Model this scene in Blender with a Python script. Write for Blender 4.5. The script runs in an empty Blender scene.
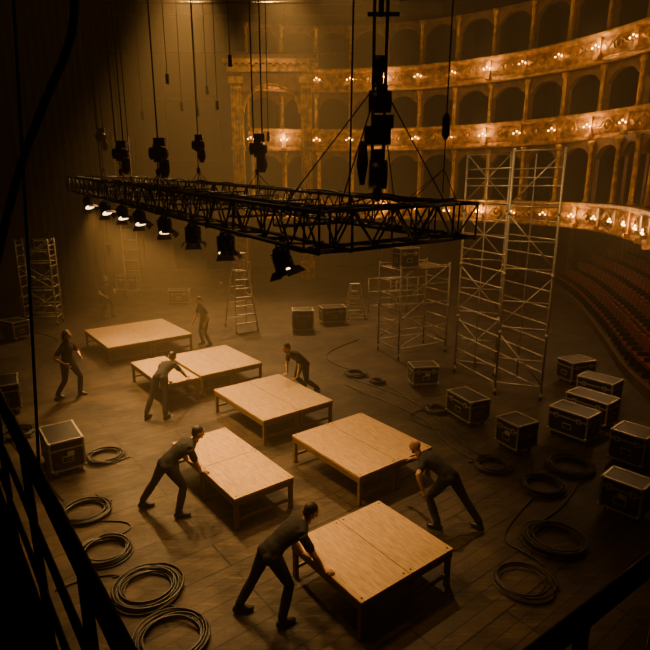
import bpy, bmesh, math, random, bisect
import numpy as np
from mathutils import Vector, Matrix, Euler
random.seed(7)
V=Vector
SC=bpy.context.scene
COL=bpy.context.collection
# ------------------------------------------------------------------ materials
def newmat(name):
    m=bpy.data.materials.new(name); m.use_nodes=True
    nt=m.node_tree; b=nt.nodes['Principled BSDF']
    return m,nt,b
def mat(name,col,rough=.6,metal=0.,var=.25,scale=6.,bump=.0,bscale=40.,stretch=None,emis=None,es=0.):
    m,nt,b=newmat(name)
    tc=nt.nodes.new('ShaderNodeTexCoord'); mp=nt.nodes.new('ShaderNodeMapping')
    nt.links.new(tc.outputs['Object'],mp.inputs['Vector'])
    if stretch: mp.inputs['Scale'].default_value=stretch
    n=nt.nodes.new('ShaderNodeTexNoise'); n.inputs['Scale'].default_value=scale; n.inputs['Detail'].default_value=6
    nt.links.new(mp.outputs[0],n.inputs['Vector'])
    r=nt.nodes.new('ShaderNodeValToRGB')
    lo=[max(0,c*(1-var)) for c in col]+[1]; hi=[min(1,c*(1+var)) for c in col]+[1]
    r.color_ramp.elements[0].position=.32; r.color_ramp.elements[1].position=.68
    r.color_ramp.elements[0].color=lo; r.color_ramp.elements[1].color=hi
    nt.links.new(n.outputs['Fac'],r.inputs['Fac']); nt.links.new(r.outputs['Color'],b.inputs['Base Color'])
    b.inputs['Roughness'].default_value=rough; b.inputs['Metallic'].default_value=metal
    if bump>0:
        n2=nt.nodes.new('ShaderNodeTexNoise'); n2.inputs['Scale'].default_value=bscale; n2.inputs['Detail'].default_value=4
        nt.links.new(mp.outputs[0],n2.inputs['Vector'])
        bp=nt.nodes.new('ShaderNodeBump'); bp.inputs['Strength'].default_value=bump; bp.inputs['Distance'].default_value=.03
        nt.links.new(n2.outputs['Fac'],bp.inputs['Height']); nt.links.new(bp.outputs[0],b.inputs['Normal'])
    if emis:
        b.inputs['Emission Color'].default_value=(*emis,1); b.inputs['Emission Strength'].default_value=es
    return m
M={}
M['ply']=mat('deck_plywood',(.45,.28,.115),.55,0,.30,4,.15,60,(1.5,14,1))
M['timber']=mat('frame_timber',(.17,.092,.036),.6,0,.3,4,.1,40,(1,6,6))
M['edge']=mat('deck_edge',(.42,.26,.12),.6,0,.2,8)
M['blackmetal']=mat('black_steel',(.008,.007,.006),.42,.4,.4,9)
M['alu']=mat('aluminium',(.44,.39,.31),.4,.55,.15,9)
M['galv']=mat('galvanised_tube',(.56,.50,.40),.42,.35,.2,9)
M['caseblk']=mat('case_laminate',(.012,.009,.006),.45,0,.4,7,.1,90)
M['label']=mat('paper_label',(.55,.5,.4),.7,0,.1,8)
M['rubber']=mat('black_rubber',(.007,.006,.005),.45,0,.3,12)
M['rope']=mat('rope_black',(.010,.008,.006),.8,0,.3,30)
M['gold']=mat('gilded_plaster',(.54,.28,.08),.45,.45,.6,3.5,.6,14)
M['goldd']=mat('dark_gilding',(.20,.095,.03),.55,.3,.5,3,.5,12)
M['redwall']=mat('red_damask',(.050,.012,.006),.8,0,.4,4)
M['redseat']=mat('red_velvet',(.12,.010,.005),.75,0,.3,6)
M['plaster']=mat('brown_plaster',(.07,.035,.014),.7,0,.4,2,.3,9)
M['darkwall']=mat('stage_wall_paint',(.020,.013,.008),.8,0,.5,1.2,.3,6)
M['beam']=mat('ceiling_steel',(.05,.030,.014),.6,.2,.4,2)
M['shirt']=mat('black_tshirt',(.006,.005,.005),.85,0,.3,9,.7,9)
M['trouser']=mat('work_trousers',(.007,.007,.008),.85,0,.3,9,.7,9)
M['boot']=mat('leather_boot',(.007,.005,.004),.4,0,.2,9)
M['skin']=mat('skin',(.46,.24,.13),.5,0,.12,12)
M['hair']=mat('dark_hair',(.018,.011,.007),.6,0,.3,40)
M['eye']=mat('eye_white',(.6,.55,.5),.3,0,.02,5)
M['iris']=mat('iris',(.02,.012,.008),.3,0,.02,5)
M['lip']=mat('lips',(.22,.09,.06),.5,0,.1,9)
M['bulb']=mat('lit_bulb',(1,.6,.2),.3,0,.02,5,emis=(1,.48,.12),es=30)
M['lens']=mat('lit_lens',(1,.8,.5),.3,0,.02,5,emis=(1,.62,.25),es=7)
M['drape']=mat('black_drape',(.014,.010,.007),.9,0,.3,3)
def floor_mat():
    m,nt,b=newmat('stage_floor_boards')
    L=nt.links.new; N=nt.nodes.new
    tc=N('ShaderNodeTexCoord'); mp=N('ShaderNodeMapping'); L(tc.outputs['Object'],mp.inputs[0]); mp.inputs['Rotation'].default_value=(0,0,math.radians(-38))
    br=N('ShaderNodeTexBrick'); br.inputs['Scale'].default_value=1.0; br.inputs['Brick Width'].default_value=2.4; br.inputs['Row Height'].default_value=.6
    br.inputs['Mortar Size'].default_value=.016; br.inputs['Mortar Smooth'].default_value=.3
    br.inputs['Color1'].default_value=(.032,.021,.011,1); br.inputs['Color2'].default_value=(.054,.036,.019,1); br.inputs['Mortar'].default_value=(.004,.0025,.001,1)
    L(mp.outputs[0],br.inputs['Vector'])
    n1=N('ShaderNodeTexNoise'); n1.inputs['Scale'].default_value=1.1; n1.inputs['Detail'].default_value=10; n1.inputs['Roughness'].default_value=.7; L(mp.outputs[0],n1.inputs['Vector'])
    r1=N('ShaderNodeValToRGB'); r1.color_ramp.elements[0].position=.3; r1.color_ramp.elements[0].color=(.12,.12,.12,1); r1.color_ramp.elements[1].position=.7; r1.color_ramp.elements[1].color=(2.0,2.0,2.0,1); L(n1.outputs['Fac'],r1.inputs[0])
    mx=N('ShaderNodeMixRGB'); mx.blend_type='MULTIPLY'; mx.inputs[0].default_value=1; L(br.outputs['Color'],mx.inputs[1]); L(r1.outputs[0],mx.inputs[2])
    prev=mx.outputs[0]
    for sc,rot,thr in((2.2,.5,.58),(3.1,-.9,.60),(1.4,1.6,.59)):     # scuffs
        mp2=N('ShaderNodeMapping'); L(tc.outputs['Object'],mp2.inputs[0]); mp2.inputs['Scale'].default_value=(1,10,1); mp2.inputs['Rotation'].default_value=(0,0,rot)
        n2=N('ShaderNodeTexNoise'); n2.inputs['Scale'].default_value=sc; n2.inputs['Detail'].default_value=9; n2.inputs['Roughness'].default_value=.65; L(mp2.outputs[0],n2.inputs['Vector'])
        r2=N('ShaderNodeMapRange'); r2.inputs[1].default_value=thr-.04; r2.inputs[2].default_value=thr+.08; r2.inputs[3].default_value=0; r2.inputs[4].default_value=.55; L(n2.outputs['Fac'],r2.inputs[0])
        mx2=N('ShaderNodeMixRGB'); L(r2.outputs[0],mx2.inputs[0]); L(prev,mx2.inputs[1]); mx2.inputs[2].default_value=(.15,.10,.055,1); prev=mx2.outputs[0]
    r3=N('ShaderNodeMapRange'); r3.inputs[3].default_value=.8; r3.inputs[4].default_value=.34; L(n1.outputs['Fac'],r3.inputs[0]); L(r3.outputs[0],b.inputs['Roughness'])
    fp=N('ShaderNodeTexBrick'); fp.inputs['Scale'].default_value=1.0; fp.inputs['Brick Width'].default_value=2.4; fp.inputs['Row Height'].default_value=.2; fp.inputs['Mortar Size'].default_value=.009
    fp.inputs['Color1'].default_value=(.55,.55,.55,1); fp.inputs['Color2'].default_value=(1,1,1,1); fp.inputs['Mortar'].default_value=(.1,.1,.1,1); L(mp.outputs[0],fp.inputs['Vector'])
    mb=N('ShaderNodeMixRGB'); mb.blend_type='MULTIPLY'; mb.inputs[0].default_value=.75; L(prev,mb.inputs[1]); L(fp.outputs['Color'],mb.inputs[2]); L(mb.outputs[0],b.inputs['Base Color']); b.inputs['Specular IOR Level'].default_value=.22
    ad=N('ShaderNodeMath'); ad.operation='MULTIPLY_ADD'; ad.inputs[1].default_value=.5; L(fp.outputs['Color'],ad.inputs[0]); L(n1.outputs['Fac'],ad.inputs[2])
    bp=N('ShaderNodeBump'); bp.inputs['Strength'].default_value=.5; bp.inputs['Distance'].default_value=.015; L(ad.outputs[0],bp.inputs['Height']); L(bp.outputs[0],b.inputs['Normal'])
    return m
M['floor']=floor_mat()
# ------------------------------------------------------------------ mesh builder
class MB:
    def __init__(s): s.v=[];s.f=[];s.m=[];s.sm=[];s.mats=[]
    def mi(s,k):
        if k not in s.mats: s.mats.append(k)
        return s.mats.index(k)
    def add(s,vs,fs,k,smooth=False,T=None):
        o=len(s.v); i=s.mi(k)
        if T is not None: vs=[T@V(p) for p in vs]
        s.v+= [tuple(p) for p in vs]
        s.f+= [tuple(o+j for j in f) for f in fs]
        s.m+= [i]*len(fs); s.sm+=[smooth]*len(fs)
    def box(s,c,d,k,T=None,R=None):
        c=V(c); hx,hy,hz=d[0]/2,d[1]/2,d[2]/2
        vs=[V((x,y,z)) for z in(-hz,hz) for y in(-hy,hy) for x in(-hx,hx)]
        if R is not None: vs=[R@p for p in vs]
        vs=[p+c for p in vs]
        s.add(vs,[(0,2,3,1),(4,5,7,6),(0,1,5,4),(2,6,7,3),(0,4,6,2),(1,3,7,5)],k,False,T)
    def beam(s,p,q,w,h,k,T=None,up=V((0,0,1))):
        p=V(p);q=V(q);a=(q-p).normalized()
        u=a.cross(up)
        if u.length<1e-3:u=a.cross(V((0,1,0)))
        u.normalize();w2=u.cross(a)
        vs=[]
        for e in(p,q):
            for sx,sz in((-1,-1),(1,-1),(1,1),(-1,1)): vs.append(e+u*sx*w/2+w2*sz*h/2)
        s.add(vs,[(0,1,2,3),(7,6,5,4),(0,4,5,1),(1,5,6,2),(2,6,7,3),(3,7,4,0)],k,False,T)
    def loft(s,pts,rad,k,n=10,side=None,smooth=True,T=None,caps=True):
        pts=[V(p) for p in pts]; vs=[];prev=None
        for i,p in enumerate(pts):
            a=(pts[min(i+1,len(pts)-1)]-pts[max(i-1,0)]).normalized()
            if side is not None: u=V(side)
            elif prev is not None: u=prev
            else: u=V((1,0,0)) if abs(a.x)<.8 else V((0,1,0))
            u=(u-a*u.dot(a))
            if u.length<1e-4: u=a.orthogonal()
            u.normalize(); prev=u; w=a.cross(u)
            r=rad[i] if isinstance(rad,(list,tuple)) else rad
            rx,ry=(r if isinstance(r,(list,tuple)) else (r,r))
            for j in range(n):
                t=2*math.pi*j/n
                vs.append(p+u*math.cos(t)*rx+w*math.sin(t)*ry)
        fs=[]
        for i in range(len(pts)-1):
            for j in range(n):
                j2=(j+1)%n
                fs.append((i*n+j,i*n+j2,(i+1)*n+j2,(i+1)*n+j))
        if caps:
            fs.append(tuple(reversed(range(n)))); fs.append(tuple(range((len(pts)-1)*n,len(pts)*n)))
        s.add(vs,fs,k,smooth,T)
    def tube(s,p,q,r,k,n=6,T=None): s.loft([p,q],r,k,n,None,True,T)
    def sph(s,c,r,k,n=10,m=6,T=None):
        c=V(c); r=(r,r,r) if not isinstance(r,(tuple,list)) else r
        vs=[c+V((0,0,-r[2]))]
        for i in range(1,m):
            a=-math.pi/2+math.pi*i/m
            for j in range(n):
                t=2*math.pi*j/n
                vs.append(c+V((r[0]*math.cos(a)*math.cos(t),r[1]*math.cos(a)*math.sin(t),r[2]*math.sin(a))))
        vs.append(c+V((0,0,r[2]))); fs=[]
        for j in range(n):
            j2=(j+1)%n
            fs.append((0,1+j2,1+j))
            for i in range(m-2): fs.append((1+i*n+j,1+i*n+j2,1+(i+1)*n+j2,1+(i+1)*n+j))
            fs.append((1+(m-2)*n+j,1+(m-2)*n+j2,len(vs)-1))
        s.add(vs,fs,k,True,T)
    def obj(s,name,T=None,parent=None,bevel=0):
        me=bpy.data.meshes.new(name); me.from_pydata(s.v,[],s.f)
        for k in s.mats: me.materials.append(M[k])
        me.polygons.foreach_set('material_index',s.m); me.polygons.foreach_set('use_smooth',s.sm); me.update()
        o=bpy.data.objects.new(name,me); COL.objects.link(o)
        if T is not None:o.matrix_world=T
        if bevel:
            b=o.modifiers.new('bevel','BEVEL'); b.width=bevel; b.segments=2; b.limit_method='ANGLE'
        if parent:o.parent=parent
        return o
def TR(x,y,z=0,yaw=0): return Matrix.Translation((x,y,z))@Matrix.Rotation(math.radians(yaw),4,'Z')
def lookT(loc,d):   # local -Z along d
    return Matrix.Translation(loc)@V(d).to_track_quat('-Z','Y').to_matrix().to_4x4()
# ------------------------------------------------------------------ camera
cd=bpy.data.cameras.new('camera'); cam=bpy.data.objects.new('camera',cd); COL.objects.link(cam)
cam.location=(0,0,5.4); cam.rotation_euler=(math.radians(90-14.3),0,0)
cd.lens=549/650*36; cd.sensor_width=36; cd.clip_start=.05; cd.clip_end=200
SC.camera=cam
# ------------------------------------------------------------------ room shell
X0,X1,Y0,Y1,ZC=-19,18,-4,39,15.6
ZR=ZC-.03
def slab(name,c,d,k):
    b=MB(); b.box((0,0,0),d,k); return b.obj(name,TR(*c))
slab('floor',((X0+X1)/2,(Y0+Y1)/2,-.1),(X1-X0,Y1-Y0,.2),'floor')
slab('ceiling',((X0+X1)/2,(Y0+Y1)/2,ZC+.1),(X1-X0,Y1-Y0,.2),'darkwall')
slab('wall_back',((X0+X1)/2,Y1+.1,ZC/2),(X1-X0,.2,ZC),'darkwall')
slab('wall_front',((X0+X1)/2,Y0-.1,ZC/2),(X1-X0,.2,ZC),'darkwall')
slab('wall_left',(X0-.1,(Y0+Y1)/2,ZC/2),(.2,Y1-Y0,ZC),'darkwall')
slab('wall_right',(X1+.1,(Y0+Y1)/2,ZC/2),(.2,Y1-Y0,ZC),'darkwall')
b=MB()
for y in range(10,36,3):
    b.beam((X0+.1,y,14.9),(6.5,y,14.9),.25,.5,'beam')
    b.beam((X0+.1,y,14.62),(6.5,y,14.62),.4,.05,'beam')
for x in (-16,-12,-8,-4,0,4):
    b.beam((x,8,15.3),(x,34,15.3),.2,.4,'beam')
for y,z in((17,13.2),(21.5,12.6),(26,12.9),(30,11.8)):
    b.tube((-15,y,z),(1.5,y,z),.05,'blackmetal',6)
    for x in range(-14,2,3): b.tube((x,y,z),(x,y,15),.012,'rope',4)
b.obj('fly_grid_beams')
# ------------------------------------------------------------------ auditorium
def catmull(P,n=12):
    out=[]
    for i in range(len(P)-1):
        p0=P[max(i-1,0)];p1=P[i];p2=P[i+1];p3=P[min(i+2,len(P)-1)]
        for j in range(n):
            t=j/n
            out.append(.5*((2*p1)+(p2-p0)*t+(2*p0-5*p1+4*p2-p3)*t*t+(-p0+3*p1-3*p2+p3)*t**3))
    out.append(P[-1]); return out
class Path:
    def __init__(s,pts):
        s.p=pts; s.L=[0]
        for i in range(1,len(pts)): s.L.append(s.L[-1]+(pts[i]-pts[i-1]).length)
        s.len=s.L[-1]
    def q(s,tt):
        tt=min(max(tt,0),s.len-1e-6); k=min(max(bisect.bisect_right(s.L,tt)-1,0),len(s.p)-2)
        return s.p[k].lerp(s.p[k+1],(tt-s.L[k])/(s.L[k+1]-s.L[k]))
    def at(s,t,o=0):
        d=(s.q(t+.3)-s.q(t-.3)).normalized()
        return s.q(t)+V((-d.y,d.x))*o, d
def circ(R,cy=21,a0=109,yend=7):
    P=[V((R*math.cos(math.radians(a)),cy+R*math.sin(math.radians(a)))) for a in range(a0,-1,-3)]
    P+=[V((R,cy-k)) for k in range(1,int(cy-yend)+1)]
    return Path(P)
low=Path(catmull([V(p) for p in [(-4.2,33.6),(-1,34.4),(4,33.9),(8,31.8),(10.8,28.8),(12,25.5),(11.7,22),(10.7,18.5),(9.4,15.2),(8.8,11),(8.8,7)]]))
tiers=[('low',low,4.0,8.0),('mid',circ(13.5),8.0,11.3),('up',circ(13.5),11.3,14.9)]
PROF=[(.3,-.62),(.02,-.62),(-.04,-.56),(-.04,-.50),(.06,-.44),(.06,-.38),(-.02,-.30),(-.10,-.12),(-.12,.05),(-.07,.25),(-.02,.36),(-.10,.42),(-.18,.50),(-.18,.60),(.22,.60)]
def sweep(b,path,z,prof,k,ds=.5):
    n=int(path.len/ds)+1; vs=[];m=len(prof)
    for i in range(n+1):
        t=path.len*i/n
        for o,h in prof:
            p,_=path.at(t,o); vs.append(V((p.x,p.y,z+h)))
    fs=[]
    for i in range(n):
        for j in range(m):
            j2=(j+1)%m
            fs.append((i*m+j,(i+1)*m+j,(i+1)*m+j2,i*m+j2))
    b.add(vs,fs,k,False)
TOBJ={}
bulbpos=[]
for nm,path,z,znext in tiers:
    b=MB()
    sweep(b,path,z,PROF,'gold')
    sweep(b,path,z,[(.1,-.52),(3.2,-.52),(3.2,-.40),(.1,-.40)],'plaster',1)     # tier slab
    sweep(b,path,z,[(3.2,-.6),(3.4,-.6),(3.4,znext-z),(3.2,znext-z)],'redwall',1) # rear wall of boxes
    bay=1.95; nb=int(path.len/bay); bay=path.len/nb
    z0=z+.58; z1=znext-.6
    for i in range(nb):
        s0=i*bay; ow=bay*.76; n=14
        prev=None
        for j in range(n+1):
            s=j/n*bay; x=(s-bay/2)/(ow/2)
            if abs(x)>=1: zl=z0
            else: zl=(z1-.28-ow/2*.75)+ow/2*.75*math.sqrt(1-x*x)
            prevs=(s,zl,abs(x)>=1)
            if prev:
                za,zb=prev[1],zl
                if prev[2]!=prevs[2]:
                    if prev[2]: za=zb if zb>z0+.2 else za
                    else: zb=za
                if prev[2] and not prevs[2]: za=z1-.28-ow/2*.75
                vs=[]
                for (ss,zz) in((prev[0],za),(s,zb)):
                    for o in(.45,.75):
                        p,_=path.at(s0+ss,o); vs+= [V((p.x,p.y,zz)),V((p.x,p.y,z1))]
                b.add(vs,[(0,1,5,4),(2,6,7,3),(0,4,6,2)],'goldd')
            prev=prevs
        p,d=path.at(s0,.36)
        b.loft([(p.x,p.y,z0),(p.x,p.y,z0+.12),(p.x,p.y,z0+.14),(p.x,p.y,z1-.30),(p.x,p.y,z1-.25),(p.x,p.y,z1-.05)],[.17,.17,.11,.095,.16,.2],'gold',8)
        pa,_=path.at(s0,.75); pb,_=path.at(s0,3.2)
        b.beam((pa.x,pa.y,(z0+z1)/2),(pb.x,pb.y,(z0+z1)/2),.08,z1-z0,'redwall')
        R=Matrix.Rotation(math.atan2(d.y,d.x),3,'Z')
        p,d=path.at(s0,-.12); b.box((p.x,p.y,z+.02),(.22,.12,.78),'gold',R=R)
        p,d=path.at(s0,-.2); b.box((p.x,p.y,z-.42),(.26,.2,.16),'gold',R=R)
        c,d=path.at(s0+bay/2,-.13); dd=V((d.x,d.y,0))
        ring=[V((c.x,c.y,z+.02))+dd*(.22*math.cos(a))+V((0,0,.26*math.sin(a))) for a in [k*math.pi/6 for k in range(13)]]
        b.loft(ring,.035,'gold',5)
        b.sph((c.x,c.y,z+.02),(.11,.11,.15),'gold',8,5)
        for sg in(-1,1):
            arc=[V((c.x,c.y,z+.16-.2*math.sin(math.pi*k/6)))+dd*sg*(.27+.45*k/6) for k in range(7)]
            b.loft(arc,[.02,.035,.045,.05,.045,.035,.02],'gold',5)
        p,d=path.at(s0,-.34)
        q,_=path.at(s0,-.1)
        b.tube((q.x,q.y,z-.1),(p.x,p.y,z-.08),.02,'gold',5)
        for sg in(-.17,0,.17):
            e=V((p.x,p.y,z-.05+(.12 if sg==0 else .03)))+V((d.x,d.y,0))*sg
            b.tube(V((p.x,p.y,z-.08)),e-V((0,0,.05)),.012,'gold',4)
            bulbpos.append((e,nm,i))
    TOBJ[nm]=b.obj('balcony_tier')
cl={}
for e,nm,i in bulbpos: cl.setdefault(nm,{}).setdefault(i,[]).append(e)
for nm,dct in cl.items():
    bb=MB()
    for i,es in dct.items():
        for e in es: bb.sph(e,.034,'bulb',6,4)
        e=es[1]
        if e.y<12 or i%3!=1: continue
        ld=bpy.data.lights.new('bulb_light','POINT'); ld.energy=70; ld.color=(1,.55,.20); ld.shadow_soft_size=.15
        lo=bpy.data.objects.new('bulb_light',ld); COL.objects.link(lo); lo.parent=TOBJ[nm]
        v=V((0,21,0))-V((e.x,e.y,0)); v.normalize(); lo.location=e+v*.3+V((0,0,.05))
    bb.obj('balcony_bulbs',parent=TOBJ[nm])
b=MB(); path=low; nb=int(path.len/2.4); bay=path.len/nb
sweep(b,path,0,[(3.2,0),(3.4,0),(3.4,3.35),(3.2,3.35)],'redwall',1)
for i in range(nb+1):
    p,d=path.at(i*bay,2.85)
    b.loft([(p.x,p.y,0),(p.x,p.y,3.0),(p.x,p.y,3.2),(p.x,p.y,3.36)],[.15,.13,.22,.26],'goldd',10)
b.obj('under_balcony_arcade')
# stalls seating
sp=Path(catmull([V(p) for p in [(12.2,29),(11.6,25.5),(10.7,22),(9.7,18.5),(8.7,15.2),(8.2,12),(8.1,8)]]))
b=MB()
for r in range(5):
    o=.35+r*.62; z=.25+r*.36
    sweep(b,sp,0,[(o-.3,0.01),(o+.34,0.01),(o+.34,z),(o-.3,z)],'plaster',1)
    n=int(sp.len/.56)
    for i in range(n):
        t=(i+.5)*.56
        p,d=sp.at(t,o); R=Matrix.Rotation(math.atan2(d.y,d.x),3,'Z')
        b.box((p.x,p.y,z+.42),(.46,.34,.10),'redseat',R=R)
        p2,_=sp.at(t,o+.2)
        prof=[(-.23,.4),(.23,.4),(.23,.80),(.14,.90),(-.14,.90),(-.23,.80)]
        vs=[]
        for oy in(-.04,.04):
            for x,h in prof: vs.append(V((p2.x,p2.y,z+h))+R@V((x,oy,0)))
        b.add(vs,[(0,1,2,3,4,5),(11,10,9,8,7,6)]+[(k,(k+1)%6,(k+1)%6+6,k+6)[::-1] for k in range(6)],'redseat')
        q=V((p.x,p.y,z+.3))+R@V((-.25,.05,0)); b.box(q,(.05,.4,.6),'blackmetal',R=R)
b.obj('stalls_seating')
# side proscenium arch
b=MB(); yA=32.4
xl,xr=-5.15,-.72
for x in(xl+.3,xr-.3):
    b.box((x,yA,5.4),(.6,.6,10.8),'gold')
    b.box((x,yA-.05,.5),(.8,.8,1.0),'gold'); b.box((x,yA-.05,10.9),(.8,.8,.35),'gold')
    for k in(-.16,0,.16): b.tube((x+k,yA-.31,1.2),(x+k,yA-.31,10.5),.05,'gold',6)
    for zz in(4.2,7.4): b.box((x,yA-.05,zz),(.72,.72,.2),'gold')
cx=(xl+xr)/2; r=(xr-xl)/2-.6
n=20; vs=[];fs=[]
for i in range(n+1):
    a=math.pi-math.pi*i/n; x=cx+r*math.cos(a); z=9.2+r*math.sin(a)*.95
    for y in(yA-.25,yA+.25): vs+=[V((x,y,z)),V((x,y,11.3))]
for i in range(n):
    o=i*4;q=o+4
    fs+=[(o,o+1,q+1,q),(o+2,q+2,q+3,o+3),(o,q,q+2,o+2)]
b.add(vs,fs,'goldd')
ring=[V((cx+(r-.05)*math.cos(math.pi*i/16),yA-.3,9.2+(r-.05)*.95*math.sin(math.pi*i/16))) for i in range(17)]
b.loft(ring,.09,'gold',6)
b.box((cx,yA,11.5),(xr-xl+.3,.8,.35),'gold'); b.box((cx,yA,11.85),(xr-xl+.7,1.0,.22),'gold'); b.box((cx,yA,12.1),(xr-xl+.5,.8,.3),'goldd')
for k in range(12): b.box((xl+.2+k*(xr-xl-.4)/11,yA-.45,11.72),(.16,.2,.16),'gold')
b.obj('proscenium_arch')
# stage rear wall left of arch, with drapes
b=MB(); b.box((-12.8,36.5,ZC/2),(12.2,.4,ZC-.05),'darkwall')
for x in range(-18,-6,2): b.box((x,36.2,7),(.25,.3,13.9),'beam')
for z in(3.5,7,10.5): b.box((-12.8,36.15,z),(12,.3,.2),'beam')
b.obj('wall_stage_rear')
def drape(x0,y0,x1,y1,z0,z1):
    b=MB(); n=60; vs=[]
    for i in range(n+1):
        t=i/n; a=math.sin(i*1.1)*.14
        dx,dy=(x1-x0),(y1-y0); L=math.hypot(dx,dy)
        x=x0+dx*t-dy/L*a; y=y0+dy*t+dx/L*a
        vs+=[(x,y,z0),(x,y,z1)]
    b.add(vs,[(2*i,2*i+2,2*i+3,2*i+1) for i in range(n)],'drape',True); b.obj('stage_drape')
drape(-14.5,16,-13.5,21,.02,13.5); drape(-14.2,26,-11.2,28,.02,13.5)
# ------------------------------------------------------------------ platforms
ANG=-52.5
def platform(cx,cy,la,lb,seam='a',dang=0,h=.58):
    b=MB(); T=TR(cx,cy,0,ANG+dang)
    g=.010
    if seam=='a': decks=[(0,-lb/4,la-g,lb/2-g),(0,lb/4,la-g,lb/2-g)]
    elif seam=='b': decks=[(-la/4,0,la/2-g,lb-g),(la/4,0,la/2-g,lb-g)]
    else: decks=[(0,0,la,lb)]
    for x,y,dx,dy in decks:
        b.box((x,y,h-.012),(dx,dy,.024),'ply'); b.box((x,y,h-.036),(dx,dy,.022),'edge')
        w=.035
        for sy in(-1,1): b.box((x,y+sy*(dy/2-w/2-.005),h-.095),(dx-.01,w,.095),'timber')
        for sx in(-1,1): b.box((x+sx*(dx/2-w/2-.005),y,h-.095),(w,dy-.09,.095),'timber')
        b.box((x,y,h-.09),(w,dy-.09,.08),'timber')
        for sx in(-1,1):
            for sy in(-1,1):
                px,py=x+sx*(dx/2-.045),y+sy*(dy/2-.045)
                b.box((px,py,(h-.05)/2),(.065,.065,h-.05),'timber')
                b.box((px,py,.006),(.08,.08,.012),'blackmetal')
        for sx in(-1,1): b.box((x+sx*(dx/2-.045),y,.16),(.03,dy-.12,.05),'timber')
        for sx in(-1,1):
            for sy in(-1,1): b.box((x+sx*(dx/2-.06),y+sy*(dy/2-.06),h+.001),(.03,.03,.004),'blackmetal')
    return b.obj('stage_platform',T,bevel=.004)
platform(-6.36,17.99,2.72,2.75); platform(-4.36,14.05,2.35,.98,'n'); platform(-3.17,14.98,2.23,1.86)
platform(-1.26,12.21,2.32,1.88); platform(.69,9.79,2.06,1.83); platform(-1.74,9.07,2.5,1.15,'b'); platform(.64,6.61,1.5,1.68)
# ------------------------------------------------------------------ road cases
def case(cx,cy,L,W,Hh,yaw,label=False,z=0,cast=True):
    b=MB(); T=TR(cx,cy,z,yaw); c=.11 if cast else 0
    h=Hh-c
    b.box((0,0,c+h/2),(L-.02,W-.02,h-.02),'caseblk')
    e=.035; zs=(c+e/2,c+h-e/2,c+h*.72)
    for zz in zs:
        t=e if zz!=zs[2] else .03
        for sy in(-1,1): b.box((0,sy*(W/2-e/2+.002),zz),(L,e,t),'alu')
        for sx in(-1,1): b.box((sx*(L/2-e/2+.002),0,zz),(e,W,t),'alu')
    for sx in(-1,1):
        for sy in(-1,1):
            b.box((sx*(L/2-e/2+.001),sy*(W/2-e/2+.001),c+h/2),(e,e,h),'alu')
            for zz in(c+.03,c+h-.03): b.sph((sx*(L/2-.022),sy*(W/2-.022),zz),.042,'alu',8,5)
            if cast:
                x,y=sx*(L/2-.1),sy*(W/2-.1)
                b.box((x,y,c-.008),(.09,.09,.015),'galv')
                b.box((x-.028,y,.07),(.008,.05,.075),'galv'); b.box((x+.028,y,.07),(.008,.05,.075),'galv')
                b.loft([(x-.018,y,.048),(x+.018,y,.048)],.048,'rubber',12)
    for sy in(-1,1):
        for x in(-L*.28,L*.28):
            b.box((x,sy*(W/2+.004),c+h*.72),(.10,.012,.11),'alu'); b.box((x,sy*(W/2+.012),c+h*.72),(.03,.012,.05),'blackmetal')
        b.box((0,sy*(W/2+.002),c+h*.38),(.2,.01,.13),'alu'); b.box((0,sy*(W/2+.006),c+h*.38),(.16,.008,.09),'blackmetal'); b.tube((-.06,sy*(W/2+.02),c+h*.38),(.06,sy*(W/2+.02),c+h*.38),.012,'rubber',6)
    for sx in(-1,1):
        b.box((sx*(L/2+.002),0,c+h*.38),(.01,.2,.13),'alu'); b.box((sx*(L/2+.006),0,c+h*.38),(.008,.16,.09),'blackmetal'); b.tube((sx*(L/2+.02),-.06,c+h*.38),(sx*(L/2+.02),.06,c+h*.38),.012,'rubber',6)
    if label: b.box((L*.05,-W/2-.004,c+h*.55),(.14,.006,.09),'label'); b.box((L/2+.004,W*.1,c+h*.55),(.006,.12,.09),'label')
    return b.obj('road_case',T)
case(-5.18,9.9,.96,.63,.72,-54,1); case(-7.95,12.75,.9,.7,.75,-60)
case(2.72,14.4,.74,.52,.62,8,1); case(3.37,12.1,.9,.56,.64,-66,0); case(4.03,10.65,.62,.58,.66,-62,1)
case(5.48,11.2,.9,.58,.66,-52,0); case(6.25,12.0,1.0,.6,.66,-52,0); case(6.95,13.1,.9,.6,.7,-50); case(7.1,14.75,.85,.6,.66,20)
case(6.12,10.0,.66,.62,.72,-50,0); case(5.07,8.27,.66,.5,.66,-48,1)
case(-6.8,25.2,.95,.6,.7,5); case(-.85,20.3,.8,.6,.85,5); case(-10.3,28.5,1.1,.7,.85,0); case(.3,21.5,1.0,.6,.7,15); case(-12.6,23.2,.9,.6,.8,20); case(-11.2,19.2,.8,.6,.7,-30)
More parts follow.
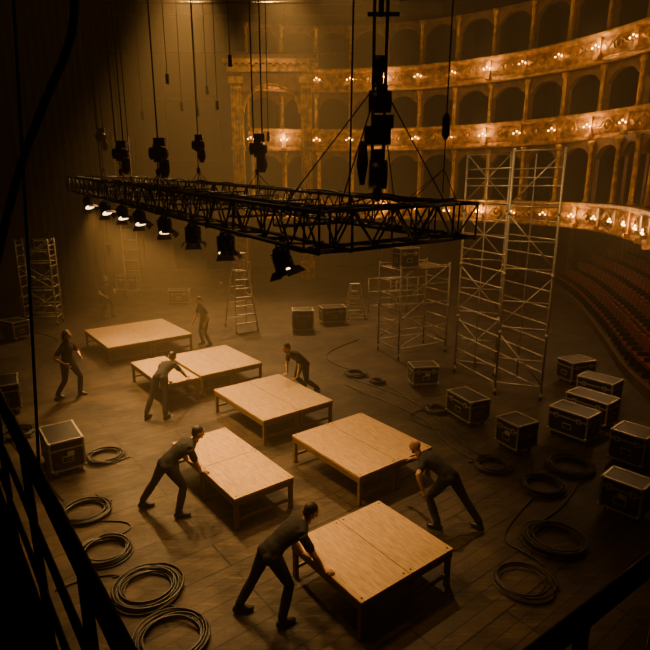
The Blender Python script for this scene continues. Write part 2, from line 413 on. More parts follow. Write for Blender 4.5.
# ------------------------------------------------------------------ cables
def curve(name,pts,r,k='rubber'):
    c=bpy.data.curves.new(name,'CURVE'); c.dimensions='3D'; c.bevel_depth=r; c.bevel_resolution=2; c.resolution_u=3
    s=c.splines.new('NURBS'); s.points.add(len(pts)-1)
    for i,p in enumerate(pts): s.points[i].co=(*p,1)
    s.order_u=4; s.use_endpoint_u=True
    c.materials.append(M[k]); o=bpy.data.objects.new(name,c); COL.objects.link(o); return o
def coil(cx,cy,R,turns=7,r=.013,tail=None,spread=.22):
    pts=[];rnd=random.Random(int(cx*100+cy*37)); ph=rnd.random()*6; n=16; rr=R; ox=oy=0
    for t in range(turns):
        r1=R*(1-spread*rnd.random()*1.6); ox=rnd.uniform(-.03,.03);oy=rnd.uniform(-.03,.03); z1=r+ (t%4)*r*1.7
        for i in range(n):
            a=ph+2*math.pi*i/n; f=i/n; rad=rr*(1-f)+r1*f
            pts.append((cx+ox+rad*math.cos(a)*1.04,cy+oy+rad*math.sin(a),z1+rnd.uniform(0,r*.6)))
        rr=r1
    x,y=pts[-1][0],pts[-1][1]
    tl=tail or (cx+R*1.3*math.cos(ph+.8),cy+R*1.3*math.sin(ph+.8))
    pts.append(((x+tl[0])/2+.08,(y+tl[1])/2,r)); pts.append((tl[0],tl[1],r))
    return curve('cable_coil',pts,r)
for c in [(-4.49,10.23,.38),(-4.06,8.25,.44),(-3.32,7.2,.40),(-2.45,6.42,.47),(-1.87,5.56,.46),(-6.89,11.26,.42),(.91,15.25,.34),(1.5,14.6,.22),(2.76,12.6,.3),(3.32,9.82,.36),(4.02,9.08,.42),(4.83,9.78,.46),(3.6,7.49,.5)]:
    coil(*c,turns=11)
coil(2.78,6.56,.43,4,.012,spread=.3)
Z=.015
for pts in [[(.6,15.1,Z),(1.25,14.41,Z),(1.99,13.66,Z),(2.5,12.9,Z),(2.79,12.35,Z)],
            [(1.6,14.5,Z),(2.0,13.9,Z),(2.2,13.2,Z),(2.75,12.3,Z),(2.84,11.01,Z),(3.2,10.32,Z)],
            [(.56,14.41,Z),(.9,13.9,Z),(1.9,12.9,Z),(2.6,11.7,Z),(2.5,10.9,Z),(3.0,10.1,Z)],
            [(3.5,7.95,Z),(4.1,8.3,Z),(4.5,8.9,Z),(4.8,9.3,Z)],
            [(3.2,6.9,Z),(3.1,7.2,Z),(2.6,7.4,Z),(3.0,7.9,Z),(3.7,8.7,Z)],
            [(-3.7,8.0,Z),(-3.2,8.05,Z),(-3.0,7.85,Z),(-3.3,7.6,Z)],
            [(-4.6,8.6,Z),(-4.9,8.9,Z),(-5.1,9.2,Z),(-6.2,10.2,Z),(-6.8,10.9,Z)],
            [(-2.9,6.7,Z),(-3.3,6.75,Z),(-3.7,6.4,Z)],
            [(4.2,13.2,Z),(3.2,13.0,Z),(2.0,12.6,Z),(1.9,12.0,Z),(2.6,11.5,Z)],
            [(-11,20,Z),(-9.5,19.3,Z),(-9.3,18,Z),(-8.9,16.5,Z),(-8.2,14.5,Z),(-7.9,13.3,Z)],
            [(1.2,19,Z),(.2,17.8,Z),(-.2,16.9,Z),(.4,16,Z),(.9,15.6,Z)]]:
    curve('floor_cable',pts,.013)
# ------------------------------------------------------------------ lighting truss
Bp=V((.0,5.98,4.93)); Ap=V((-7.95,18.0,5.45)); Cp=V((1.62,7.09,4.97)); Dp=V((-6.3,19.1,5.45))
tr=MB()
def truss(b,p,q,w=.42,rc=.026,rl=.013,step=.30):
    p=V(p);q=V(q);a=(q-p);L=a.length;a.normalize();u=a.cross(V((0,0,1))).normalized();z=u.cross(a)
    cs=[(-1,-1),(1,-1),(1,1),(-1,1)]
    off=[u*(sx*w/2)+z*(sz*w/2) for sx,sz in cs]
    for o in off: b.tube(p+o,q+o,rc,'blackmetal',6)
    n=max(1,round(L/step))
    for i in range(n+1):
        t=p+a*(L*i/n)
        if i%3==0 or i==n:
            for j in range(4): b.tube(t+off[j],t+off[(j+1)%4],rl,'blackmetal',4)
        if i<n:
            t2=p+a*(L*(i+1)/n)
            for j in range(4):
                j2=(j+1)%4
                if i%2: b.tube(t+off[j],t2+off[j2],rl,'blackmetal',4)
                else: b.tube(t+off[j2],t2+off[j],rl,'blackmetal',4)
            if i%8==7:
                for j in range(4): b.box(t+off[j],(.07,.07,.07),'blackmetal')
e1=(Ap-Bp).normalized()*.21; e2=(Cp-Bp).normalized()*.21
truss(tr,Ap+e1,Bp-e1);truss(tr,Dp+e1,Cp-e1);truss(tr,Bp+e2,Cp-e2);truss(tr,Ap+e2,Dp-e2)
for f in(.1,.2,.3,.4,.5,.6,.7,.8,.9): truss(tr,Bp.lerp(Ap,f)+e2,Cp.lerp(Dp,f)-e2,.22,.016,.009)
tr.obj('lighting_truss')
for (p,q,dz) in((Ap,Bp,.24),(Dp,Cp,.26),(Ap,Bp,-.24)):
    pts=[]
    for i in range(40):
        t=p.lerp(q,i/39); pts.append((t.x,t.y,t.z+dz+.02*math.sin(i*1.3)-.05*abs(math.sin(i*.8))))
    curve('truss_cable',pts,.02)
def lamp(s,tilt=(0,0),size=1.0,energy=250,cone=95):
    top=Bp.lerp(Ap,s)-V((0,0,.21)); b=MB()
    c=top-V((0,0,.26*size+.05)); d=V((tilt[0],tilt[1],-1)).normalized()
    T=lookT(c,d)
    k=size
    b.loft([(0,0,.22*k),(0,0,.20*k),(0,0,.12*k),(0,0,.05*k),(0,0,-.10*k),(0,0,-.14*k)],[.05*k,.10*k,.125*k,.15*k,.16*k,.165*k],'blackmetal',16,T=T)
    for zz in(.0,.04,.08,.12): b.loft([(0,0,zz*k),(0,0,(zz+.012)*k)],.165*k,'blackmetal',16,T=T)
    b.loft([(0,0,-.141*k),(0,0,-.15*k)],.14*k,'lens',16,T=T)
    for a in range(4):
        R=Matrix.Rotation(a*math.pi/2,4,'Z')
        vs=[(-.13*k,.165*k,-.14*k),(.13*k,.165*k,-.14*k),(.17*k,.24*k,-.25*k),(-.17*k,.24*k,-.25*k)]
        vs+= [(x,y+.006,z) for x,y,z in vs]
        b.add(vs,[(0,1,2,3),(7,6,5,4),(0,4,5,1),(1,5,6,2),(2,6,7,3),(3,7,4,0)],'blackmetal',False,T@R)
    ux=(Bp-Ap).normalized()
    yk=[c+ux*.19*k, c+ux*.19*k+V((0,0,.24*k)), c-ux*.19*k+V((0,0,.24*k)), c-ux*.19*k]
    for i in range(3): b.beam(yk[i],yk[i+1],.035*k,.012,'blackmetal',up=V((.3,.8,.2)))
    b.tube(c+V((0,0,.24*k)),top+V((0,0,.02)),.02,'blackmetal',6); b.box(top,(.07,.07,.10),'blackmetal')
    b.sph(c+ux*.19*k,.03*k,'blackmetal',6,4); b.sph(c-ux*.19*k,.03*k,'blackmetal',6,4)
    o=b.obj('stage_spotlight')
    ld=bpy.data.lights.new('spotlight_beam','SPOT'); ld.energy=energy; ld.color=(1,.52,.15); ld.spot_size=math.radians(cone); ld.spot_blend=.8; ld.shadow_soft_size=.12
    lo=bpy.data.objects.new('spotlight_beam',ld); COL.objects.link(lo); lo.parent=o; lo.matrix_world=T@Matrix.Translation((0,0,-.18*k))
    return o
lamp(.066,(.35,-.2),.80,150); lamp(.185,(.1,-.30),.85,300); lamp(.28,(.1,-.34),.85,450); lamp(.383,(.2,-.34),.85,600)
lamp(.50,(.3,-.34),.85,800); lamp(.60,(.3,-.34),.85,900); lamp(.72,(.4,-.34),.9,1100); lamp(.87,(.4,-.34),.9,1300)
# ------------------------------------------------------------------ hoists and ropes
def hoist(x,y,zt,zb,k=1.,n=2,name='chain_hoist'):
    b=MB()
    for i in range(n):
        dx=(i-(n-1)/2)*.16*k
        b.tube((x+dx,y,zb+.25*k),(x+dx*1.2,y,ZR),.014*k,'rope',5)
    b.loft([(x-.16*k,y,zb),(x-.15*k,y,zb),(x+.12*k,y,zb),(x+.17*k,y,zb)],[.07*k,.11*k,.11*k,.06*k],'blackmetal',10)
    b.box((x,y,zb),(.14*k,.2*k,.3*k),'blackmetal'); b.box((x+.02*k,y+.04,zb+.2*k),(.2*k,.1*k,.14*k),'blackmetal')
    b.loft([(x+.06*k,y+.1*k,zb-.1*k),(x+.06*k,y+.1*k,zb-.3*k),(x+.06*k,y+.1*k,zb-.42*k)],[.09*k,.10*k,.05*k],'drape',8)
    b.tube((x-.03,y,zb-.1),(x-.03,y,zt+.2),.014,'blackmetal',5)
    b.sph((x-.03,y,zt+.28),(.05,.03,.07),'blackmetal',8,5)
    for dx,dy in((-.25,0),(.25,0),(0,-.25),(0,.25)): b.tube((x-.03,y,zt+.25),(x+dx,y+dy,zt-.05),.010,'rope',4)
    return b.obj(name)
hoist(-1.43,12.3,5.4,6.15,1.15); hoist(-3.0,10.35,5.35,5.95,1.0,1); hoist(-4.4,12.35,5.4,6.05,1.0,2); hoist(-3.3,15.0,5.5,6.4,1,1); hoist(-7.2,18.6,5.6,6.9,1,2)
b=MB(); x,y=1.50,7.2
b.tube((x,y,6.2),(x+.05,y,ZR),.010,'rope',5); b.loft([(x,y,5.95),(x,y,6.0),(x,y,6.2),(x,y,6.26)],[.02,.05,.05,.02],'blackmetal',8)
b.tube((x,y,5.97),(x,y,5.3),.008,'rope',5)
for q in(Cp+V((.05,0,.21)),Bp.lerp(Cp,.6)+V((0,0,.21)),Cp.lerp(Dp,.06)+V((0,0,.21))): b.tube((x,y,5.6),q,.006,'rope',4)
b.obj('hanging_rope')
b=MB(); x,y=.62,6.7
b.tube((x-.07,y,5.6),(x-.10,y,ZR),.018,'rope',6); b.tube((x+.06,y,5.6),(x+.12,y,ZR),.020,'blackmetal',6); b.tube((x+.0,y,7.2),(x+.0,y,ZR),.032,'blackmetal',8)
b.tube((x-.33,y+.05,5.12),(x-.22,y,ZR),.012,'rope',5)
b.loft([(x-.10,y,5.52),(x+.10,y,5.52)],.17,'blackmetal',14)
b.box((x,y,5.62),(.12,.20,.36),'blackmetal'); b.box((x-.02,y,5.95),(.30,.24,.20),'blackmetal'); b.box((x+.05,y,6.10),(.22,.20,.14),'blackmetal')
b.loft([(x-.12,y,6.32),(x+.13,y,6.32)],.12,'blackmetal',14); b.box((x+.02,y,6.36),(.12,.22,.26),'blackmetal')
b.box((x-.02,y,6.62),(.10,.14,.22),'blackmetal'); b.loft([(x-.07,y,6.72),(x+.07,y,6.72)],.09,'blackmetal',12)
b.loft([(x-.17,y+.05,5.9),(x-.18,y+.05,5.65),(x-.18,y+.05,5.4)],[.04,.07,.03],'drape',8)
b.beam((x-.28,y,7.5),(x+.26,y,7.46),.05,.06,'blackmetal'); b.beam((x-.15,y,7.22),(x+.2,y,7.22),.04,.04,'blackmetal')
b.loft([(x-.26,y,7.4),(x-.26,y,7.58)],.05,'blackmetal',8); b.loft([(x+.24,y,7.36),(x+.24,y,7.54)],.05,'blackmetal',8)
b.sph((x,y,5.30),(.06,.04,.10),'blackmetal',8,6)
for q in(Bp+V((.15,.1,.21)),Cp+V((-.1,0,.21)),Bp.lerp(Ap,.06)+V((0,0,.21)),Cp.lerp(Dp,.08)+V((0,0,.21))):
    b.tube((x,y,6.55),q,.008,'rope',4); b.tube((x,y,5.28),q.lerp(V((x,y,5.14)),.55),.010,'rope',4)
b.obj('rigging_motor_assembly')
b=MB(); rr=random.Random(3)
for u in (28,45,50,58,84,99,105,111,118,126,134,141,150,176,188,203,213,222,236,270):
    y=rr.uniform(16,27); x=(u-325)/549*y*.98; zb=rr.choice([.1,5.5,6.5,7.5,3.5]) if u<150 else rr.uniform(6.8,9)
    b.tube((x,y,zb),(x+rr.uniform(-.05,.05),y,ZR),.010+.006*rr.random(),'rope',4)
    if zb>3: b.box((x,y,zb),(.1,.1,.3),'blackmetal')
b.obj('fly_ropes')
curve('foreground_cable',[(-2.2,3.3,4.3),(-1.80,3.0,5.0),(-1.64,3.0,5.42),(-1.46,3.0,5.77),(-1.30,3.0,6.02),(-1.22,3.0,6.2),(-1.21,3.0,6.6),(-1.2,3.1,8),(-1.2,3.2,ZR)],.022,'rope')
curve('hand_rope',[(-1.0,1.73,4.4),(-1.06,1.97,5.2),(-1.12,2.2,6.04),(-1.25,2.7,7.8),(-1.8,4.9,ZR)],.0055,'rope')
# ------------------------------------------------------------------ gallery railing
b=MB()
vtx=V((-.12,.575,0))
for pa,pb,n in((V((-3.9,5.54,0)),vtx,7),(vtx,V((3.2,2.93,0)),9)):
    d=(pb-pa).normalized(); nrm=V((d.y,-d.x,0)) 
    if nrm.y>0: nrm=-nrm
    for z,r in((4.4,.024),(4.05,.014),(3.72,.014)):
        b.tube(pa+V((0,0,z)),pb+V((0,0,z)),r,'blackmetal',10)
    b.beam(pa+V((0,0,3.42)),pb+V((0,0,3.42)),.015,.15,'blackmetal')
    for i in range(n+1):
        p=pa.lerp(pb,i/n); b.tube(p+V((0,0,3.35)),p+V((0,0,4.4)),.018,'blackmetal',8)
    vs=[pa+V((0,0,3.34)),pb+V((0,0,3.34)),pb+nrm*1.6+V((0,0,3.34)),pa+nrm*1.6+V((0,0,3.34))]; vs+=[p-V((0,0,.08)) for p in vs]
    b.add(vs,[(0,1,2,3),(7,6,5,4),(0,4,5,1),(1,5,6,2),(2,6,7,3),(3,7,4,0)],'blackmetal')
b.obj('gallery_railing')
# ------------------------------------------------------------------ scaffolds
def scaffold(F,Lc,Rc,height,lifts,rung=.45,top=None,name='scaffold_tower'):
    b=MB(); F=V((*F,0));Lc=V((*Lc,0));Rc=V((*Rc,0));K=Lc+Rc-F; r=.03
    cs=[F,Rc,K,Lc]; base=.22
    for c in cs:
        b.tube(c+V((0,0,base)),c+V((0,0,height)),r,'galv',8)
        b.tube(c+V((0,0,.10)),c+V((0,0,base)),.016,'galv',6)
        b.loft([c+V((-.02,.02,.075)),c+V((.02,.02,.075))],.075,'rubber',12); b.box(c+V((0,.0,.12)),(.06,.06,.04),'galv')
        for i in range(1,lifts):
            z=base+(height-base)*i/lifts; b.tube(c+V((0,0,z-.05)),c+V((0,0,z+.05)),r*1.3,'galv',8)
    for (p,q) in((F,Lc),(Rc,K)):
        z=base+.12
        while z<height-.05:
            b.tube(p+V((0,0,z)),q+V((0,0,z)),.020,'galv',6); z+=rung
        for t in((.5,) if height>5 else ()): b.tube(p.lerp(q,t)+V((0,0,base+.1)),p.lerp(q,t)+V((0,0,height-.1)),.018,'galv',6)
    lh=(height-base)/lifts
    for (p,q) in((F,Rc),(Lc,K)):
        for i in range(lifts):
            z0=base+i*lh; z1=z0+lh
            b.tube(p+V((0,0,z0+.15)),q+V((0,0,z0+.15)),.020,'galv',6)
            b.tube(p+V((0,0,z0+lh*.55)),q+V((0,0,z0+lh*.55)),.018,'galv',6)
            a,c2=(p,q) if i%2 else (q,p)
            b.tube(a+V((0,0,z0+.2)),c2+V((0,0,z1-.05)),.018,'galv',6)
            if p==Lc: b.tube(c2+V((0,0,z0+.2)),a+V((0,0,z1-.05)),.018,'galv',6)
        b.tube(p+V((0,0,height-.06)),q+V((0,0,height-.06)),.020,'galv',6)
    b.tube(F+V((0,0,.4)),K+V((0,0,.4)),.018,'galv',6)
    if top:
        for z in top:
            for k in range(4):
                p=F.lerp(Lc,(k+.5)/4); q=Rc.lerp(K,(k+.5)/4)
                b.beam(p+V((0,0,z)),q+V((0,0,z)),(Lc-F).length/4-.02,.04,'timber')
    return b.obj(name)
scaffold((4.50,13.66),(3.86,15.51),(5.55,13.25),6.25,4,.42)
scaffold((2.33,16.67),(1.79,17.77),(4.0,17.5),3.0,2,.42,top=[2.85])
scaffold((-10.6,21.1),(-10.7,21.8),(-11.8,21.0),3.4,3,.4)
case(2.55,17.35,.7,.5,.62,25,0,z=2.88,cast=False)
def stepladder(x,y,h,yaw,w=.55,sp=1.25):
    b=MB(); T=TR(x,y,0,yaw)
    for sg in(-1,1):
        f=V((sg*w/2*1.25,-sp/2,.02)); t=V((sg*w/2*.6,-.06,h)); g=V((sg*w/2*1.25,sp/2,.02)); t2=V((sg*w/2*.6,.06,h))
        b.beam(f,t,.035,.08,'galv',T); b.beam(g,t2,.035,.06,'galv',T)
        b.beam(f.lerp(t,.45),g.lerp(t2,.45),.01,.025,'galv',T)
        b.box(f,(.06,.1,.04),'rubber',T); b.box(g,(.06,.1,.04),'rubber',T)
    n=9
    for i in range(1,n):
        t=i/n; ww=w/2*(1.25-.65*t); yy=-sp/2+(sp/2-.06)*t; z=h*t
        b.box((0,yy,z),(ww*2,.09,.035),'galv',T)
        if i%2: b.tube((-ww,-yy,z),(ww,-yy,z),.014,'galv',6,T)
    b.box((0,0,h+.01),(w*.7,.24,.03),'galv',T)
    return b.obj('stepladder')
stepladder(-3.25,20.7,2.9,28,.7,1.3); stepladder(1.25,22.6,1.4,10,.6,.9)
b=MB()
for i in range(3):
    x=1.9+i*.5;y=23.5+i*.2
    for dx in(0,1.2): b.tube((x+dx,y,0),(x+dx,y,1.5),.025,'galv',6)
    for z in(.3,.9,1.48): b.tube((x,y,z),(x+1.2,y,z),.02,'galv',6)
b.obj('railing_frames')
b=MB()
for sx in(-.35,.35):
    b.tube((-9.2+sx,26,0),(-9.2+sx,26,7.5),.03,'galv',6)
for k in range(15): b.tube((-9.55,26,.5+k*.48),(-8.85,26,.5+k*.48),.018,'galv',6)
b.obj('access_ladder')
b=MB()
for k in range(5):
    b.box((-12.9,21,4.6+k*.42),(1.0,.6,.40),'caseblk',R=Matrix.Rotation(-.06*k,3,'X')); b.box((-12.9,20.69,4.6+k*.42),(.9,.02,.34),'blackmetal')
b.tube((-13.2,21,6.7),(-13.2,21,ZR),.015,'rope',4); b.tube((-12.6,21,6.7),(-12.6,21,ZR),.015,'rope',4)
b.obj('line_array_speaker')
# ------------------------------------------------------------------ people
def remesh(mb,vox,smooth=3,fac=.5):
    me=bpy.data.meshes.new('tmp'); me.from_pydata(mb.v,[],mb.f); me.update()
    o=bpy.data.objects.new('tmp',me); COL.objects.link(o)
    m=o.modifiers.new('r','REMESH'); m.mode='VOXEL'; m.voxel_size=vox
    if smooth:
        s=o.modifiers.new('s','SMOOTH'); s.iterations=smooth; s.factor=fac
    dg=bpy.context.evaluated_depsgraph_get(); dg.update(); e=o.evaluated_get(dg); me2=e.to_mesh()
    vs=[v.co.copy() for v in me2.vertices]; fs=[tuple(p.vertices) for p in me2.polygons]
    e.to_mesh_clear(); bpy.data.objects.remove(o); bpy.data.meshes.remove(me)
    return vs,fs
def hand_template(curl):
    b=MB()
    b.loft([(-.02,0,0),(.0,0,0),(.03,0,0),(.065,0,0),(.092,0,0),(.1,0,0)],[(.022,.018),(.026,.018),(.036,.017),(.041,.015),(.038,.012),(.03,.008)],'skin',12,side=(0,1,0))
    for y,L,a0 in((.029,.072,5),(.010,.082,1),(-.010,.075,-3),(-.028,.058,-8)):
        p=V((.085,y,0)); pts=[p]; rad=[.0095]; ang=math.radians(curl*.25); ya=math.radians(a0)
        for sgm,fr in enumerate((.30,.40,.30)):
            L0=L*fr+.01 if sgm==0 else L*fr
            d=V((math.cos(ang)*math.cos(ya),math.sin(ya)*.8,-math.sin(ang)))
            p=p+d*L0; pts.append(p.copy()); rad.append(.009-.0009*sgm); ang+=math.radians(curl)
        pts.append(p+d*.006); rad.append(.004)
        b.loft(pts,rad,'skin',8,side=(0,1,0))
    pts=[V((.015,.022,-.002)),V((.042,.046,-.010)),V((.066,.060,-.016)),V((.088,.064,-.022)),V((.094,.065,-.024))]
    b.loft(pts,[.014,.0125,.0105,.009,.004],'skin',8)
    return remesh(b,.0042,2,.4)
HG=hand_template(22); HR=hand_template(30)
def head_template():
    b=MB()
    b.sph((0,-.008,.150),(.076,.096,.088),'skin',24,16)
    b.loft([(0,.012,.20),(0,.020,.16),(0,.026,.12),(0,.030,.085),(0,.034,.05),(0,.036,.030)],[(.060,.06),(.069,.072),(.066,.068),(.060,.062),(.046,.05),(.026,.03)],'skin',20,side=(1,0,0))
    b.loft([(0,-.02,-.06),(0,-.014,.0),(0,-.004,.06)],[.060,.056,.054],'skin',16)
    b.loft([(0,.088,.148),(0,.104,.118),(0,.112,.104),(0,.096,.096)],[(.009,.008),(.012,.012),(.016,.011),(.01,.006)],'skin',10,side=(1,0,0))
    b.sph((0,.084,.157),(.050,.014,.010),'skin',14,8)
    b.sph((0,.088,.050),(.022,.016,.016),'skin',12,8)
    for sx in(-1,1):
        b.sph((sx*.079,-.004,.125),(.010,.020,.033),'skin',10,8)
        b.sph((sx*.046,.070,.108),(.018,.018,.016),'skin',10,8)
    return remesh(b,.0052,2,.35)
HEAD=head_template()
def ik(a,b,l1,l2,pole):
    d=b-a; L=min(d.length,(l1+l2)*.999); dn=d.normalized(); b2=a+dn*L
    x=(l1*l1-l2*l2+L*L)/(2*L); h=math.sqrt(max(0,l1*l1-x*x))
    p=pole-dn*pole.dot(dn)
    if p.length<1e-4: p=dn.orthogonal()
    return a+dn*x+p.normalized()*h, b2
def person(pelvis,face,lean,feet,hands,look,hair='short',k=1.0,toes=None,side=0,grip=(1,1),name='stagehand',hairm='hair',raised=(0,0)):
    f=V((face[0],face[1],0)).normalized(); zz=V((0,0,1)); rt=f.cross(zz)
    P=V(pelvis); l1,l2=.445*k,.43*k
    toes=toes or [f,f]; toes=[V((t[0],t[1],0)).normalized() for t in toes]
    ank=[V((feet[i][0],feet[i][1],(.095+raised[i])*k))-toes[i]*.03 for i in(0,1)]
    for it in range(60):
        ok=True
        for i,sg in((0,-1),(1,1)):
            if (P+rt*sg*.09*k-ank[i]).length>(l1+l2)*.985: ok=False
        if ok:break
        P.z-=.01
    wr=[]
    for i in(0,1):
        t=V(hands[i])
        if grip[i]:
            d=(f*.9-zz*.18+ (rt*(-.1 if i else .1))).normalized(); wr.append((t-d*.085*k+zz*.022*k,d))
        else: wr.append((t,None))
    for it in range(60):
        a=math.radians(lean); up=(zz*math.cos(a)+f*math.sin(a)+rt*side).normalized()
        pu=(zz*math.cos(a*.55)+f*math.sin(a*.55)+rt*side*.5).normalized()
        sp=[P-pu*.07*k]; cur=P-pu*.07*k; N=8; tot=.60*k
        for s in range(N):
            t=min(1,s/(N-2)); d=pu.lerp(up,t).normalized(); cur=cur+d*tot/N; sp.append(cur.copy())
        chest=sp[7]; fw=(f-up*f.dot(up)).normalized()
        sh=[chest-rt*.185*k-up*.03*k,chest+rt*.185*k-up*.03*k]
        mx=0
        for i in(0,1):
            if grip[i]:
                D=(wr[i][0]-sh[i]).length
                if D>.55*k: mx=max(mx,D-.55*k)
        if mx<=0 or lean>80: break
        lean+=1.5; P=P+f*.006
    b=MB(); S='shirt'
    rr=[(.135,.10),(.172,.125),(.168,.122),(.150,.108),(.155,.112),(.172,.122),(.182,.122),(.170,.105),(.075,.072)]
    b.loft(sp,[(x*k,y*k) for x,y in rr],S,20,side=rt)
    b.loft([sh[0],chest-rt*.08*k+up*.035*k,chest+rt*.08*k+up*.035*k,sh[1]],[.064*k,.078*k,.078*k,.064*k],S,14)
    nb=sp[-1]; lk=V(look).normalized(); nd=(up*.75+zz*.35+fw*.25).normalized()
    nt=nb+nd*.085*k
    b.loft([nb-nd*.08*k,nb,nt+nd*.02*k],[.07*k,.058*k,.053*k],S,12)
    bones=[(sp[0],sp[1]+(sp[2]-sp[1])*.3,.14*k,'trouser')]
    for i in range(1,8): bones.append((sp[i] if i>1 else sp[1]+(sp[2]-sp[1])*.3,sp[i+1],.13*k,'shirt'))
    bones[-1]=(sp[7],sp[7]+(sp[8]-sp[7])*.7,.12*k,'shirt')
    bones.append((sh[0],sh[1],.06*k,'shirt')); bones.append((nb+nd*.015*k,nt,.05*k,'skin'))
    hd=[]
    for i,sg in((0,-1),(1,1)):
        hip=P+rt*sg*.09*k
        kn,an=ik(hip,ank[i],l1,l2,(f*1.0+toes[i]*.5+zz*.1))
        b.loft([hip+zz*.03*k,hip.lerp(kn,.2),hip.lerp(kn,.55),hip.lerp(kn,.85),kn,kn.lerp(an,.15),kn.lerp(an,.38),kn.lerp(an,.7),kn.lerp(an,.93),kn.lerp(an,.96)],
               [r*k for r in(.098,.103,.088,.072,.068,.066,.070,.062,.062,.045)],S,14)
        b.sph(hip-f*.045*k-zz*.01*k,(.088*k,.088*k,.09*k),S,12,8)
        t=toes[i]; g=V((an.x,an.y,0)); rz=raised[i]*k
        def fp(x,z): return g+t*x*k+zz*(z*k+rz*max(0,(.11-x))/.11)
        b.loft([fp(-.075,.045),fp(-.06,.05),fp(-.02,.055),fp(.05,.052),fp(.11,.040),fp(.16,.034),fp(.19,.030),fp(.2,.028)],
               [(.02*k,.025*k),(.036*k,.044*k),(.04*k,.053*k),(.044*k,.048*k),(.050*k,.038*k),(.046*k,.032*k),(.03*k,.024*k),(.012*k,.012*k)],S,12,side=t.cross(zz))
        b.loft([fp(-.02,.05),an,kn.lerp(an,.8)],[.045*k,.046*k,.046*k],S,10)
        bones+=[(hip,kn,.09*k,'trouser'),(kn,kn.lerp(an,.93),.065*k,'trouser'),(kn.lerp(an,.97),fp(0,.05),.045*k,'boot'),(fp(-.05,.04),fp(.17,.03),.04*k,'boot')]
        w,d=wr[i]; s=sh[i]
        pole=(rt*sg*.75-fw*.5-zz*.35)
        el,w2=ik(s,w,.30*k,.265*k,pole)
        b.loft([s,s.lerp(el,.25),s.lerp(el,.60),s.lerp(el,.64),s.lerp(el,.66)],[.064*k,.064*k,.062*k,.060*k,.045*k],S,12)
        b.loft([s.lerp(el,.3),s.lerp(el,.7),el,el.lerp(w2,.25),el.lerp(w2,.6),w2],[.05*k,.046*k,.040*k,.043*k,.035*k,.026*k],S,12)
        bones+=[(s,s.lerp(el,.62),.055*k,'shirt'),(s.lerp(el,.68),el,.045*k,'skin'),(el,w2,.04*k,'skin')]
        if d is None: d=((w2-el).normalized()*.8+fw*.25-zz*.15).normalized(); zup=(rt*sg+f*.2).normalized()
        else: zup=zz
        zup=(zup-d*zup.dot(d)).normalized(); yy=zup.cross(d)
        if i==0: yy=-yy   # mirror for the left hand
        Mx=Matrix(((d.x,yy.x,zup.x,w2.x),(d.y,yy.y,zup.y,w2.y),(d.z,yy.z,zup.z,w2.z),(0,0,0,1)))
        hd.append((Mx,HG if grip[i] else HR,i==0))
    vs,fs=remesh(b,.0125*k,3,.5)
    va=np.array([tuple(v) for v in vs]); fc=np.array([va[list(q)].mean(0) for q in fs])
    best=np.full(len(fs),1e9); idx=np.zeros(len(fs),int)
    for bi,(p,q,r,mk) in enumerate(bones):
        p=np.array(p);q=np.array(q);dv=q-p;t=np.clip(((fc-p)@dv)/max(1e-9,dv@dv),0,1)
        dd=np.linalg.norm(fc-(p+t[:,None]*dv),axis=1)-r
        mm=dd<best; best[mm]=dd[mm]; idx[mm]=bi
    out=MB(); out.v=[tuple(v) for v in vs]
    for q,bi in zip(fs,idx): out.f.append(q); out.m.append(out.mi(bones[bi][3])); out.sm.append(True)
    for Mx,(hv,hf),flip in hd:
        out.add([v*k for v in hv],[tuple(reversed(q)) for q in hf] if flip else hf,'skin',True,Mx)
    hx=lk.cross(zz).normalized(); hup=hx.cross(lk); ho=nt-nd*.015*k
    Mh=Matrix(((hx.x,lk.x,hup.x,ho.x),(hx.y,lk.y,hup.y,ho.y),(hx.z,lk.z,hup.z,ho.z),(0,0,0,1)))@Matrix.Scale(k,4)
    out.add(HEAD[0],HEAD[1],'skin',True,Mh)
    for sx in(-1,1):
        out.sph((sx*.031,.079,.136),(.0135,.012,.010),'eye',10,6,Mh); out.sph((sx*.031,.0895,.136),(.0055,.003,.0055),'iris',8,4,Mh)
        out.loft([(sx*.013,.096,.154),(sx*.032,.096,.160),(sx*.050,.083,.155)],[(.003,.004)]*3,hairm,6,T=Mh)
    out.loft([(-.024,.085,.078),(-.01,.096,.080),(.01,.096,.080),(.024,.085,.078)],[.003,.006,.006,.003],'lip',6,T=Mh)
    if hair!='bald':
        hb=MB(); hb.sph((0,-.020,.166),(.083,.098,.086),hairm,20,14); hb.sph((0,-.050,.115),(.072,.062,.068),hairm,16,10)
        if hair=='long':
            hb.loft([(0,-.06,.18),(0,-.085,.11),(0,-.09,.02),(0,-.08,-.05)],[(.07,.05),(.08,.045),(.07,.035),(.03,.015)],hairm,14,side=(1,0,0))
            for sx in(-1,1): hb.loft([(sx*.06,.0,.19),(sx*.082,-.01,.13),(sx*.078,-.03,.04)],[.03,.024,.014],hairm,8)
        hv,hf=remesh(hb,.007,2,.4); out.add(hv,hf,hairm,True,Mh)
    if hair in('beard','bald'):
        hb=MB(); hb.sph((0,.062,.050),(.046,.040,.030),hairm,14,8); hb.sph((0,.085,.092),(.026,.012,.006),hairm,10,6)
        hv,hf=remesh(hb,.005,1,.4); out.add(hv,hf,hairm,True,Mh)
    return out.obj(name)
zt=.60
person((-.84,5.93,.90),(.86,.5),32,[(-1.10,6.02),(-.52,5.78)],[(-.22,6.38,zt),(.06,6.02,zt)],(.8,.45,-.45),k=1.02,toes=[(.9,.2),(.8,.5)])
person((-2.80,8.20,.90),(.85,.52),24,[(-3.14,8.42),(-2.42,8.12)],[(-2.37,8.93,zt),(-2.06,8.55,zt)],(.85,.4,-.35),k=1.02,toes=[(.9,.3),(.9,.35)])
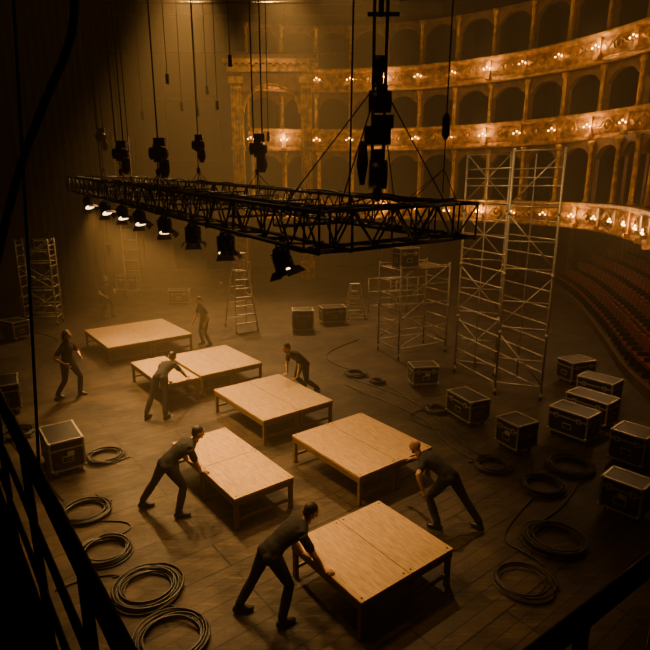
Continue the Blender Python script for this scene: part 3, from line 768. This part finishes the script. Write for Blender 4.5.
person((2.13,7.90,.84),(-.80,.6),40,[(1.80,7.80),(2.50,7.78)],[(1.55,7.75,.72),(1.38,8.97,zt)],(-.7,.6,-.5),'bald',k=1.02,toes=[(-.8,.6),(-.5,.8)],grip=(0,1))
person((-4.02,12.35,.92),(.25,.97),35,[(-4.25,12.12),(-3.78,12.12)],[(-3.90,13.02,zt),(-3.50,13.32,zt)],(.3,.9,-.5),'short',k=1.02)
person((-4.15,18.33,.93),(-.75,-.66),14,[(-4.0,18.25),(-4.3,18.5)],[(-4.05,18.0,.85),(-4.50,18.25,.88)],(-.6,-.8,-.3),'short',k=1.0,grip=(0,0))
person((-.48,13.98,.82),(-.80,-.60),28,[(-.22,13.92),(-.58,14.2)],[(-.78,13.22,zt),(-1.05,13.56,zt)],(-.8,-.6,-.4),'beard',k=1.02)
person((-6.70,13.6,.93),(.92,-.25),5,[(-6.48,13.72),(-6.98,13.5)],[(-6.42,13.75,1.05),(-6.62,13.28,.98)],(.9,-.2,-.15),'long',k=1.04,grip=(0,0))
person((-9.12,22.45,.93),(.8,-.5),4,[(-8.97,22.6),(-9.28,22.35)],[(-8.75,22.5,1.1),(-9.0,22.05,1.0)],(.8,-.5,-.1),'short',k=1.02,grip=(0,0))
# ------------------------------------------------------------------ lights
def spot(name,loc,tgt,e,cone,blend=.7,col=(1,.53,.17),soft=.3):
    ld=bpy.data.lights.new(name,'SPOT'); ld.energy=e; ld.color=col; ld.spot_size=math.radians(cone); ld.spot_blend=blend; ld.shadow_soft_size=soft
    o=bpy.data.objects.new(name,ld); COL.objects.link(o); o.matrix_world=lookT(loc,V(tgt)-V(loc)); return o
spot('overhead_flood',(1.0,18.0,15.3),(-.3,8.8,0),13000,27,1)
spot('overhead_flood',(-6,24,15.3),(-4.4,15.4,0),8000,33,1)
spot('overhead_flood',(-3,6,14.8),(-1.8,7.0,0),1300,44,1)  # added fill over the near stage, out of view, no fixture
spot('tower_fill',(-1.0,9.5,13.5),(5.0,13.6,3.0),3400,40,.9)  # added unseen spot that brightens the scaffold tower
spot('house_fill',(-2.0,20,13.5),(11,27,8.5),1900,95,.9)  # added fill from the stage side to lift the balcony tiers
spot('house_fill',(-3.5,25,15.2),(-2.9,32.6,8.5),2600,50,.9)  # added unseen spot that lifts the gilded arch
spot('rear_haze_fill',(-6,27.5,15.2),(-5.0,20,0),17000,56,1)  # added out of view to make the rear haze glow
spot('rear_haze_fill',(-2,27.5,15.2),(-1,20,0),12000,56,1)  # second added spot for the haze glow, also unseen
# world + haze in the hall
w=bpy.data.worlds.new('world'); SC.world=w; w.use_nodes=True; nt=w.node_tree
nt.nodes['Background'].inputs[0].default_value=(.05,.03,.015,1); nt.nodes['Background'].inputs[1].default_value=.2
vs_=nt.nodes.new('ShaderNodeVolumeScatter'); vs_.inputs['Color'].default_value=(1,.80,.48,1); vs_.inputs['Density'].default_value=.0095; vs_.inputs['Anisotropy'].default_value=.35
nt.links.new(vs_.outputs[0],nt.nodes['World Output'].inputs['Volume'])
